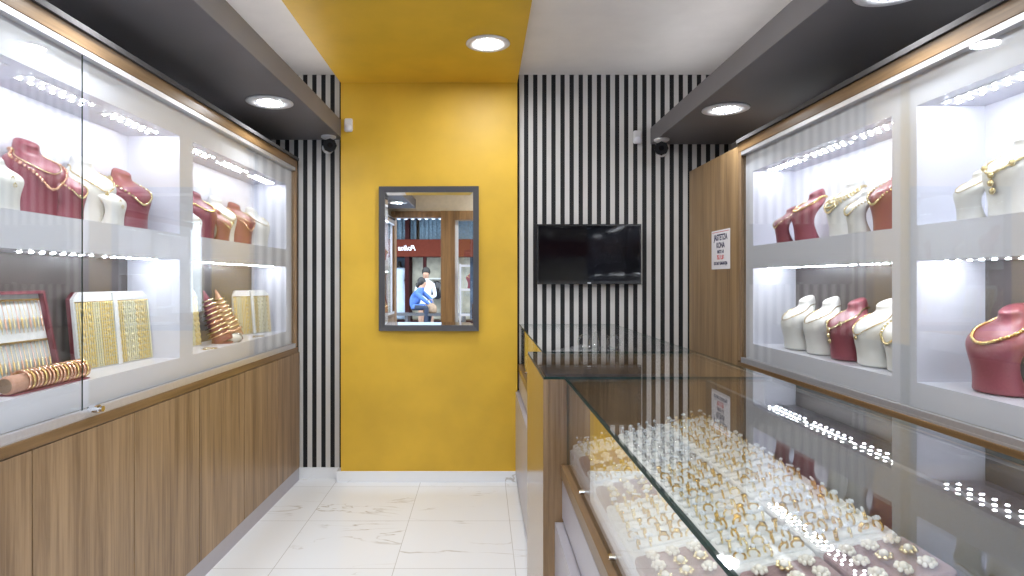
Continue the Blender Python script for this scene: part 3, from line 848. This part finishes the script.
# left upper shelf, x y rot colour height style label
LU = [
 (-1.452, 1.845, -.20, 'white', .165, 'ear', 'small white bust cut by the left picture edge'),
 (-1.530, 2.09, -.30, 'burgundy', .270, 'long', 'tall burgundy bust nearest the left picture edge'),
 (-1.462, 2.15, -.15, 'burgundy', .187, 'bead', 'small burgundy bust between tall burgundy and tall white bust'),
 (-1.530, 2.38, -.30, 'white', .270, 'pendant', 'tall white bust behind the glass door edge'),
 (-1.452, 2.39, -.15, 'white', .165, 'ear', 'small white bust in front of tall white one'),
 (-1.522, 2.63, -.30, 'burgundy', .265, 'bead', 'tall burgundy bust at far end of near upper niche'),
 (-1.440, 3.03, -.15, 'white', .150, 'ear', 'small white bust half hidden by the divider post'),
 (-1.512, 3.27, -.30, 'burgundy', .265, 'rope', 'tall burgundy bust next to divider in far upper niche'),
 (-1.440, 3.36, -.15, 'burgundy', .180, 'bead', 'small burgundy bust in far upper niche before white bust'),
 (-1.507, 3.52, -.30, 'white', .268, 'pendant', 'tall white bust in the middle of the far upper niche'),
 (-1.502, 3.78, -.30, 'burgundy', .266, 'long', 'tall burgundy bust near far end of far upper niche'),
 (-1.492, 4.04, -.30, 'white', .266, 'thin', 'farthest tall white bust by the striped wall end'),
]
NS = {'long': 'double gold necklace', 'bead': 'gold bead necklace', 'pendant': 'gold pendant necklace', 'rope': 'gold rope necklace', 'thin': 'thin gold necklace', 'medallion': 'gold medallion necklace', 'collar': 'gold collar necklace'}
def put(rows, zsh, gb, gn):
    for (x, y, rot, col, h, st, lab) in rows:
        b = bust(x, y, zsh, rot, col, h, lab, gb)
        if st == 'ear': earrings(b, lab, 'earrings on white busts')
        else: necklace(b, st, '%s on the %s' % (NS[st], lab), gn)
put(LU, SU, GL, NL)
RU = [
 (1.575, 3.16, PI - .03, 'burgundy', .185, 'bead', 'small burgundy bust at oak end of right upper shelf'),
 (1.635, 3.05, PI + .02, 'burgundy', .255, 'rope', 'tall burgundy bust at far end of right upper shelf'),
 (1.635, 2.74, PI + .02, 'white', .258, 'collar', 'tall white bust between burgundy busts on right upper shelf'),
 (1.575, 2.535, PI - .03, 'white', .185, 'bead', 'small white bust before the cut off burgundy bust'),
 (1.630, 2.42, PI + .02, 'burgundy', .258, 'bead', 'tall burgundy bust cut off by the white divider'),
 (1.590, 1.975, PI - .03, 'white', .165, 'thin', 'small white bust in the near right upper niche'),
 (1.635, 1.865, PI + .02, 'white', .258, 'medallion', 'tall white bust at the right picture edge'),
]
put(RU, zsR[2], GRR, NR)
RL = [
 (1.640, 3.16, PI - .02, 'white', .270, 'thin', 'white bust beside the white niche side on right lower shelf'),
 (1.640, 2.94, PI - .02, 'white', .270, 'thin', 'second white bust from the far end, left of burgundy bust'),
 (1.640, 2.735, PI - .02, 'burgundy', .270, 'medallion', 'burgundy bust between white busts on the right lower shelf'),
 (1.640, 2.535, PI - .02, 'white', .272, 'pendant', 'white bust right of the burgundy bust on right lower shelf'),
 (1.640, 2.345, PI - .02, 'white', .270, 'bead', 'white bust half hidden by the divider on right lower shelf'),
 (1.640, 1.925, PI + .12, 'burgundy', .275, 'rope', 'large burgundy bust alone at the right picture edge'),
]
put(RL, zsR[0], GRR, NR)

# ------------------------------------------------------------------ chain boards, bracelet case, rolls on the left lower shelf
def chain_bm(kind, h):
    b = B(); n = 36
    P = [(.0, 0, -h * i / n) for i in range(n + 1)]
    r = {0: [.0026 if i % 2 else .0056 for i in range(n + 1)], 1: [.0020 if i % 2 else .0042 for i in range(n + 1)], 2: [.0056 if i % 4 < 2 else .0022 for i in range(n + 1)], 3: [.0034 if i % 2 else .0040 for i in range(n + 1)]}[kind]
    tube(b, P, r, 5)
    return b
chain_me = {}
def chain_board(p0, p1, h, name_label, where, lean=.10):
    """p0, p1: world (x, y) of the two lower corners seen from the aisle, left then right"""
    a, b = Vector((*p0, 0)), Vector((*p1, 0)); wd = (b - a).length
    ang = math.atan2((b - a).y, (b - a).x)       # local x runs along the board, -y faces out
    t = thing('chain_board', name_label, 'chain display board', ((a + b) / 2 + Vector((0, 0, SLo))), ang, 'chain boards on the left lower shelf')
    sh = Matrix.Shear('XZ', 4, (0, 0)) if False else None
    def lean_pt(x, y, z): return (x, y + z * lean, z)
    def lbox(bm, x0, x1, y0, y1, z0, z1, mi=0):
        v = box(bm, x0, x1, y0, y1, z0, z1, mi)
        for q in v: q.co = Vector(lean_pt(*q.co))
    bm = B(); w = wd / 2; cc = .028
    ol = [(-w, 0), (w, 0), (w, h - cc), (w - cc, h), (-w + cc, h), (-w, h - cc)]
    f = [[bm.verts.new(lean_pt(x, y, z)) for x, z in ol] for y in (0, .014)]
    for i in range(6): bm.faces.new((f[0][i], f[0][(i + 1) % 6], f[1][(i + 1) % 6], f[1][i]))
    bm.faces.new(f[0]); bm.faces.new(f[1][::-1]); obj('pad', bm, M['foam'], t)
    bm = B(); f = [[bm.verts.new(lean_pt(x * 1.012, y, z)) for x, z in ol] for y in (.0145, .030)]
    for i in range(6): bm.faces.new((f[0][i], f[0][(i + 1) % 6], f[1][(i + 1) % 6], f[1][i]))
    bm.faces.new(f[0]); bm.faces.new(f[1][::-1]); o = obj('backing', bm, M['burg_dark'], t); o['label'] = 'burgundy backing'
    bm = B(); lbox(bm, -.011, .011, -.010, -.0003, .004, h - .004); obj('divider', bm, M['foam'], t)
    bm = B(); lbox(bm, -w + .004, -.012, -.007, -.0003, h - .042, h - .037); lbox(bm, .012, w - .004, -.007, -.0003, h - .042, h - .037); obj('hanging_bar', bm, M['gold'], t)
    n = max(7, int((w - .02) / .0118))
    R = Matrix.Rotation(ang, 4, 'Z')
    for sd in (-1, 1):
        for i in range(n):
            x = sd * (.017 + (w - .026) * i / (n - 1)); z = h - .040
            kk = (i * 7 // 5 + (0 if sd < 0 else 2)) % 4; mat = (('gold', 'pale_gold', 'pale_gold', 'gold') if sd > 0 else ('gold', 'gold', 'pale_gold', 'gold'))[(i // 3) % 4]
            key = (kk, mat, round(h, 2))
            if key not in chain_me:
                o = obj('chain', chain_bm(kk, h - .046), M['chain_pale' if mat == 'pale_gold' else 'chain_gold'], smooth=True); chain_me[key] = o.data
            else:
                o = bpy.data.objects.new('chain', chain_me[key]); C.objects.link(o)
            p = t.location + R @ Vector(lean_pt(x, -.0045, z)); o.location = p; o.rotation_euler = (-math.atan(lean), 0, ang)
            metal = 'silver' if mat == 'ring_silver' else 'pale gold' if mat == 'pale_gold' else 'gold'
            tag(o, '%s chain hanging on the %s half of the %s' % (metal, 'left' if sd < 0 else 'right', where), 'chain', '%s chains on the %s half of the %s' % (metal, 'left' if sd < 0 else 'right', where))
chain_board((-1.545, 2.345), (-1.490, 2.765), .305, 'white board of gold chains beside the open bracelet case', 'chain board beside the bracelet case')
chain_board((-1.545, 2.94), (-1.515, 3.295), .305, 'white chain board half hidden behind the divider post', 'chain board behind the divider')
chain_board((-1.560, 3.86), (-1.425, 4.13), .285, 'white board of gold chains farthest back in the display', 'farthest chain board')

# open bracelet case
ang = math.atan2(.43, .03)
bcse = thing('bracelet_case', 'open burgundy case holding rows of thin bracelets, at the left picture edge', 'jewellery case', (-1.530, 1.955, SLo), ang)
hh, ww, ln = .315, .22, .22
def lp(x, y, z): return Vector((x, y + z * ln, z))
def lb(bm, x0, x1, y0, y1, z0, z1):
    for q in box(bm, x0, x1, y0, y1, z0, z1): q.co = lp(*q.co)
bm = B(); lb(bm, -ww, ww, .0, .014, 0, hh); obj('back_panel', bm, M['burg_dark'], bcse)
for args in ((-ww, -ww + .010, 0, hh), (ww - .010, ww, 0, hh), (-ww + .010, ww - .010, 0, .010), (-ww + .010, ww - .010, hh - .010, hh)):
    bm = B(); lb(bm, args[0], args[1], -.026, -.0002, args[2], args[3]); obj('side', bm, M['burg_dark'], bcse)
bm = B(); lb(bm, -ww + .0105, ww - .0105, -.006, -.0003, .0105, hh - .0105); obj('pad', bm, M['foam'], bcse)
R = Matrix.Rotation(ang, 4, 'Z')
for z in (hh - .030, hh * .5 - .012):
    bm = B(); lb(bm, -ww + .016, ww - .016, -.016, -.0065, z - .003, z + .003); obj('hanging_bar', bm, M['gold'], bcse)
def brace_me(k):
    b = B(); h = .112; n = 26; P = [(0, -.002 * math.sin(PI * i / n), -h * i / n) for i in range(n + 1)]
    tube(b, P, [(.0042 if .55 < i / n < .85 else .0015) * (1 if i % 2 else .75) for i in range(n + 1)], 5)
    o = obj('bracelet', b, M[('gold', 'pale_gold', 'rose')[k]], smooth=True); return o
bms = []
for row, z in enumerate((hh - .031, hh * .5 - .013)):
    for i in range(24):
        k = (i + row) % 3
        if len(bms) < 3: o = brace_me(len(bms)); bms.append(o.data)
        else: o = bpy.data.objects.new('bracelet', bms[k]); C.objects.link(o)
        x = -ww + .026 + i * (2 * ww - .052) / 23
        o.location = bcse.location + R @ lp(x, -.0125, z); o.rotation_euler = (-math.atan(ln), 0, ang)
        rn = 'upper' if row == 0 else 'lower'
        tag(o, 'thin gold bracelet in the %s row of the open burgundy case' % rn, 'bracelet', 'thin bracelets in the %s row of the case' % rn)

# bracelet roll lying in front of it
rl = thing('bracelet_roll', 'peach bracelet roll lying in front of the open burgundy case', 'bracelet stand', (-1.437, 2.03, SLo), LROT)
bm = B(); pr_ = []
n = 22
for y, r in ((-.185, .024), (-.178, .029), (.16, .030), (.172, .026)):
    pr_.append([bm.verts.new((r * .95 * math.cos(2 * PI * i / n), y, .032 + r * math.sin(2 * PI * i / n))) for i in range(n)])
for a, b in zip(pr_, pr_[1:]):
    for i in range(n): bm.faces.new((a[i], a[(i + 1) % n], b[(i + 1) % n], b[i]))
bm.faces.new(pr_[0][::-1]); bm.faces.new(pr_[-1]); obj('roll', bm, M['peach'], rl, smooth=False)
bm = B(); cyl(bm, (0, -.188, .032), .022, .004, 'y', 20); o = obj('end_cap', bm, M['tan'], rl); o['label'] = 'tan end cap'
bm = B(); box(bm, -.026, .026, -.18, .165, 0, .005); obj('base', bm, M['burg'], rl, bevel=.002)
bang = {}
for i in range(17):
    k = i % 3; y = -.125 + i * .0168
    if k not in bang:
        b = B(); q = 26
        tube(b, [(.0315 * math.cos(2 * PI * j / q), 0, .0325 * math.sin(2 * PI * j / q)) for j in range(q)], [(.0030 if j % 2 else .0052) if k < 2 else .0040 for j in range(q)], 6, closed=True)
        o = obj('bangle', b, M[('rose', 'gold', 'rose')[k]], smooth=True); bang[k] = o.data
    else: o = bpy.data.objects.new('bangle', bang[k]); C.objects.link(o)
    o.location = Vector(rl.location) + Matrix.Rotation(LROT, 3, 'Z') @ Vector((0, y, .0372)); o.rotation_euler = (0, 0, LROT + .12)
    mt_ = ('rose gold', 'gold', 'rose gold')[k]
    tag(o, '%s bangle around the peach roll in the left lower niche' % mt_, 'bangle', '%s bangles around the peach roll' % mt_)

# two upright horn stands with bracelets
def horn(x, y, label, nm, col):
    t = thing('horn_stand', label, 'bracelet stand', (x, y, SLo), -.35)
    b = B(); k = 14; pts, rr = [], []
    for i in range(k + 1):
        s_ = i / k; pts.append((.030 - .090 * s_ + .02 * s_ * s_, -.075 * s_, .010 + .285 * s_)); rr.append(.052 * (1 - s_ ** 1.7) + .004)
    tube(b, pts, rr, 18); h_ = obj('horn', b, M[col], t, smooth=True)
    b = B(); cyl(b, (.022, 0, 0), .056, .012, n=28); obj('base', b, M['burg'], t)
    Rm = Matrix.Rotation(-.35, 3, 'Z')
    for i in range(9):
        s_ = .14 + i * .082; c = Vector((.030 - .090 * s_ + .02 * s_ * s_, -.075 * s_, .010 + .285 * s_)); r = .052 * (1 - s_ ** 1.7) + .0075
        b = B(); q = 22
        tube(b, [(r * math.cos(2 * PI * j / q), r * math.sin(2 * PI * j / q), r * (.30 * math.cos(2 * PI * j / q) + .26 * math.sin(2 * PI * j / q))) for j in range(q)], [.0042 if j % 2 else .0064 for j in range(q)], 5, closed=True)
        o = obj('bracelet', b, M['pale_gold' if i % 3 else 'rose'], smooth=True); o.location = Vector((x, y, SLo)) + Rm @ c; o.rotation_euler = (0, 0, -.35)
        tag(o, 'gold bracelet around the %s' % nm, 'bracelet', 'bracelets on the %s' % nm)
horn(-1.475, 3.43, 'burgundy horn shaped bracelet stand nearer the divider', 'burgundy horn stand', 'burg')
horn(-1.500, 3.64, 'brown horn shaped bracelet stand beside the farthest chain board', 'brown horn stand', 'peach')
# watch on a white cushion
wc = thing('watch_cushion', 'white cushion lying before the two horn stands', 'cushion', (-1.405, 3.47, SLo), -.2)
bm = B(); ball(bm, (0, 0, .024), .024, u=18, v=10, sx=1.5, sy=2.4, sz=1); obj('pillow', bm, M['bustw'], wc, smooth=True)
wt = thing('watch', 'silver bracelet watch around the white cushion', 'watch', (-1.405, 3.47, SLo + .024), -.2)
bm = B(); q = 28; tube(bm, [(.0395 * math.cos(2 * PI * j / q), .012, .0275 * math.sin(2 * PI * j / q)) for j in range(q)], [.0035 if j % 2 else .0045 for j in range(q)], 6, closed=True); obj('strap', bm, M['ring_silver'], wt, smooth=True)
bm = B(); cyl(bm, (.022, .012, .020), .014, .007, n=20); o = obj('dial', bm, M['chrome'], wt)
# loose fine chains on the far lower shelf
for i, (x, y, lab) in enumerate(((-1.40, 3.12, 'fine gold chain coiled on the shelf before the hidden chain board'), (-1.40, 3.80, 'fine gold chain coiled on the shelf before the farthest chain board'))):
    b = B(); P = [((.02 + .018 * math.sin(3 * q)) * math.cos(q), (.06 + .02 * math.cos(2 * q)) * math.sin(q), .0022) for q in [2 * PI * j / 60 for j in range(60)]]
    tube(b, P, [.0014 if j % 2 else .0022 for j in range(60)], 5, closed=True)
    o = obj('chain', b, M['gold'], smooth=True); o.location = (x, y, SLo); tag(o, lab, 'chain')

# ------------------------------------------------------------------ window display seen only in the mirror
wd = thing('window_shelf', 'white window shelving seen in the mirror beside the street door', 'shelf unit', (-.02, YF + .03, 0))
for x in (-.46, .06):
    bm = B(); box(bm, x, x + .02, 0, .11, .0, 1.66); obj('side_panel', bm, M['white'], wd)
for z in (.35, .92, 1.28, 1.62):
    bm = B(); box(bm, -.44, .06, .0, .11, z, z + .03); obj('shelf', bm, M['white'], wd)
b_ = bust(-.30, YF + .085, 1.31, PI / 2, 'burgundy', .24, 'burgundy bust on the white window shelf seen in the mirror', None); necklace(b_, 'rope', 'gold rope necklace on the bust seen in the mirror', None)

# ------------------------------------------------------------------ the street, seen in the mirror
bm = B(); box(bm, -9, 7, -9.2, YF - .3, -.12, -.02); struct('ground', bm, M['asphalt'])
YS = -6.2
sf = thing('shop_building', 'red brown shop front across the street seen in the mirror', 'building', (0, YS, 0))
bm = B(); box(bm, -7, 4, -1.2, -.6, -.02, 5.2); obj('wall', bm, M['beige'], sf)
bm = B(); box(bm, -7, 4, -.6, .04, 2.00, 2.42); obj('sign_band', bm, M['redbrown'], sf)
bm = B(); box(bm, -7, 4, -.6, .02, 2.95, 3.3); obj('upper_band', bm, M['redbrown'], sf)
for x in (-5.2, -4.0, -2.95, -2.26, -1.2, -.3, 1.2):
    bm = B(); box(bm, x, x + .10, -.6, .02, -.02, 2.95); obj('pillar', bm, M['maroon'], sf)
for x0, x1 in ((-5.1, -4.0), (-3.9, -2.95), (-2.85, -2.02), (-1.94, -1.2), (-1.1, -.3), (-.2, 1.2)):
    bm = B()
    n = 14
    for i in range(n):
        a, b = x0 + (x1 - x0) * i / n, x0 + (x1 - x0) * (i + 1) / n
        box(bm, a, b, -.30 + .03 * (i % 2), -.26 + .03 * (i % 2), 2.42, 2.95)
    obj('curtain', bm, M['curtain'], sf)
for x0, x1, mk in ((-5.1, -4.0, 'shopin'), (-3.9, -2.95, 'shopin'), (-2.85, -2.26, 'shopin'), (-2.16, -1.2, 'cream'), (-1.1, -.3, 'cream'), (-.2, 1.2, 'shopin')):
    bm = B(); box(bm, x0, x1, -.58, -.54, .45, 2.0); obj('shop_window', bm, M[mk], sf)
    bm = B(); box(bm, x0, x1, -.05, .0, -.02, .45); obj('stall_riser', bm, M['maroon'], sf)
bm = B(); box(bm, -1.82, -1.74, -.1, .01, .45, 2.0); obj('mullion', bm, M['maroon'], sf)
for z in (1.0, 1.45):
    bm = B(); box(bm, -1.74, -1.22, -.52, -.30, z, z + .03); obj('inner_shelf', bm, M['foam'], sf)
text_mesh('lettering', 'Polina', .175, M['paper'], sf, (-2.20, .045, 2.15), (PI / 2, 0, PI), 1.0, shear=.35, bold=.004)
aw = thing('awning', 'pale striped awning with a scalloped edge above the shop front', 'awning', (0, YS, 2.9))
bm = B(); n = 420; top, mid, bot = [], [], []
for i in range(n + 1):
    x = -7 + 11 * i / n; top.append(bm.verts.new((x, .05, .55))); mid.append(bm.verts.new((x, .75, .10)))
    bot.append(bm.verts.new((x, .75, -.02 - .06 * abs(math.sin(PI * (x + 7) / .16)))))
for i in range(n):
    bm.faces.new((top[i], top[i + 1], mid[i + 1], mid[i])); bm.faces.new((mid[i], mid[i + 1], bot[i + 1], bot[i]))
o = obj('cloth', bm, M['awning'], aw); s_ = o.modifiers.new('solid', 'SOLIDIFY'); s_.thickness = .008
bm = B(); tube(bm, [(-7, .75, .10), (4, .75, .10)], .018, 8); obj('front_bar', bm, M['plasticw'], aw)

dm = thing('dress_form', 'pale tulle gown on a dress form in the shop window across the street', 'mannequin', (-2.44, YS - .28, .47))
bm = B(); lathe(bm, [(.26, 0), (.25, .25), (.20, .6), (.14, .88), (.12, .95), (.15, 1.08), (.17, 1.2), (.11, 1.27)], 24); bmesh.ops.scale(bm, vec=(1, .42, 1), verts=bm.verts); obj('gown', bm, M['tulle'], dm, smooth=True)
bm = B(); lathe(bm, [(.11, 1.27), (.05, 1.31), (.045, 1.40), (.03, 1.42)], 16); obj('neck', bm, M['hair'], dm, smooth=True)

bn = thing('street_bench', 'long dark bench in the street seen in the mirror', 'bench', (-1.9, -4.35, -.02))
bm = B(); box(bm, -1.6, 1.6, -.2, .2, .70, .75); obj('seat', bm, M['grey_metal'], bn)
for x in (-1.2, -.0, 1.2):
    bm = B(); box(bm, x - .03, x + .03, -.17, .17, 0, .70); obj('leg', bm, M['grey_metal'], bn)

def person(name_label, root, joints, edges, radii, colour_fn, mats, hair=None):
    t = thing('person', name_label, 'person', root)
    me = bpy.data.meshes.new('body'); me.from_pydata([Vector(j) for j in joints], edges, [])
    o = bpy.data.objects.new('body', me); C.objects.link(o)
    sk = o.modifiers.new('skin', 'SKIN'); sk.use_smooth_shade = True
    if not me.skin_vertices: me.skin_vertices.new()
    for i, r in enumerate(radii): me.skin_vertices[0].data[i].radius = (r, r) if isinstance(r, (int, float)) else r
    me.skin_vertices[0].data[0].use_root = True
    ss = o.modifiers.new('sub', 'SUBSURF'); ss.levels = 2; ss.render_levels = 2
    dg = bpy.context.evaluated_depsgraph_get(); dg.update()
    m2 = bpy.data.meshes.new_from_object(o.evaluated_get(dg)); bpy.data.objects.remove(o)
    m2.materials.clear()
    for m_ in mats: m2.materials.append(m_)
    for p in m2.polygons: p.material_index = colour_fn(p.center); p.use_smooth = True
    b = bpy.data.objects.new('body', m2); C.objects.link(b); b.parent = t
    if hair:
        bm = B()
        for (c, r, sx, sy, sz) in hair: ball(bm, c, r, u=14, v=10, sx=sx, sy=sy, sz=sz)
        obj('hair', bm, M['hair'], t, smooth=True)
    return t
# seated on the bench, blue shirt, leaning forward, facing away from the shop (joints: 0 pelvis ...)
J = [(0, 0, .10), (.03, .05, .28), (.10, .11, .46), (.15, .16, .555), (.17, .19, .64), (.19, .22, .73),
     (-.09, .16, .44), (-.06, .34, .28), (.08, .42, .16), (.27, .12, .44), (.30, .33, .28), (.22, .44, .16),
     (-.09, .05, .09), (-.08, .44, .10), (-.06, .42, -.30), (-.06, .54, -.68), (.10, .05, .09), (.12, .44, .10), (.14, .36, -.30), (.14, .50, -.68)]
E = [(0, 1), (1, 2), (2, 3), (3, 4), (4, 5), (2, 6), (6, 7), (7, 8), (2, 9), (9, 10), (10, 11), (0, 12), (12, 13), (13, 14), (14, 15), (0, 16), (16, 17), (17, 18), (18, 19)]
RR = [.15, .14, .15, .06, .085, .075, .06, .05, .035, .06, .05, .035, .09, .07, .05, .035, .09, .07, .05, .035]
person('person in a blue shirt sitting hunched on the street bench, seen in the mirror', (-1.80, -4.40, .775), J, E, RR,
       lambda c: 2 if c.z > .56 else (1 if c.z < .06 or (c.y > .16 and c.z < .22 and abs(c.x - .02) < .25 and c.z < .14) else 0), [M['blue'], M['jeans'], M['skin']],
       [((.165, .15, .70), .11, .95, 1, 1.1), ((.13, .07, .62), .06, 1, 1, 1.2)])
_p = [q for q in bpy.data.objects if q.name == 'person'][0]; _p.rotation_euler = (0, 0, -1.15); _p.scale = (.88, .88, .88)
bm = B(); lathe(bm, [(.13, 0), (.15, .03), (.14, .14), (.09, .20), (.06, .21)], 20); bmesh.ops.scale(bm, vec=(1, .55, 1), verts=bm.verts); tb_ = thing('handbag', 'tan handbag standing on the bench beside the person in blue', 'bag', (-1.42, -4.33, .73)); obj('pouch', bm, M['tan'], tb_, smooth=True)
bm = B(); tube(bm, [(-.07, 0, .19), (-.05, 0, .28), (.05, 0, .28), (.07, 0, .19)], .012, 8); obj('strap', bm, M['tan'], tb_)
# standing in white
J = [(0, 0, .92), (0, .01, 1.12), (0, .02, 1.34), (0, .01, 1.47), (.01, .03, 1.56), (.02, .06, 1.64),
     (-.17, .02, 1.34), (-.22, .05, 1.10), (-.12, .22, 1.02), (.17, .02, 1.34), (.22, .03, 1.10), (.12, .22, 1.05),
     (-.09, 0, .88), (-.10, .05, .48), (-.11, .0, .08), (-.11, .12, .03), (.09, 0, .88), (.12, -.05, .48), (.14, -.12, .08), (.14, 0, .03)]
RR = [(.15, .11), (.13, .10), (.15, .10), .05, .08, .075, .055, .045, .032, .055, .045, .032, .09, .06, .045, .035, .09, .06, .045, .035]
person('person in white walking past the bench in the street, seen in the mirror', (-1.62, -5.15, -.02), J, E, RR,
       lambda c: 1 if c.z > 1.48 else (0 if c.z > .80 else 1), [M['shirtw'], M['skin']], [((.01, -.01, 1.64), .10, .95, 1, 1.1), ((.01, -.10, 1.68), .05, 1, 1, 1)])
bp = thing('backpack', 'black backpack on the back of the person in white', 'bag', (-1.38, -5.32, 1.0))
bm = B(); ball(bm, (0, 0, .2), .16, u=14, v=10, sx=.95, sy=.7, sz=1.3); obj('pouch', bm, M['plasticb'], bp, smooth=True)

# ------------------------------------------------------------------ daylight and exposure
w = bpy.data.worlds.new('world'); SC.world = w; w.use_nodes = True
bg = w.node_tree.nodes.get('Background') or w.node_tree.nodes.new('ShaderNodeBackground')
bg.inputs[0].default_value = (.80, .90, 1., 1); bg.inputs[1].default_value = 3.1
SC.view_settings.view_transform = 'Standard'; SC.view_settings.look = 'None'
SC.view_settings.gamma = 1; SC.view_settings.use_curve_mapping = False; SC.view_settings.exposure = .70
cy = SC.cycles
cy.max_bounces = 12; cy.diffuse_bounces = 5; cy.glossy_bounces = 6; cy.transparent_max_bounces = 40; cy.transmission_bounces = 4
cy.sample_clamp_indirect = 4.; cy.caustics_reflective = False; cy.caustics_refractive = False; cy.use_denoising = True
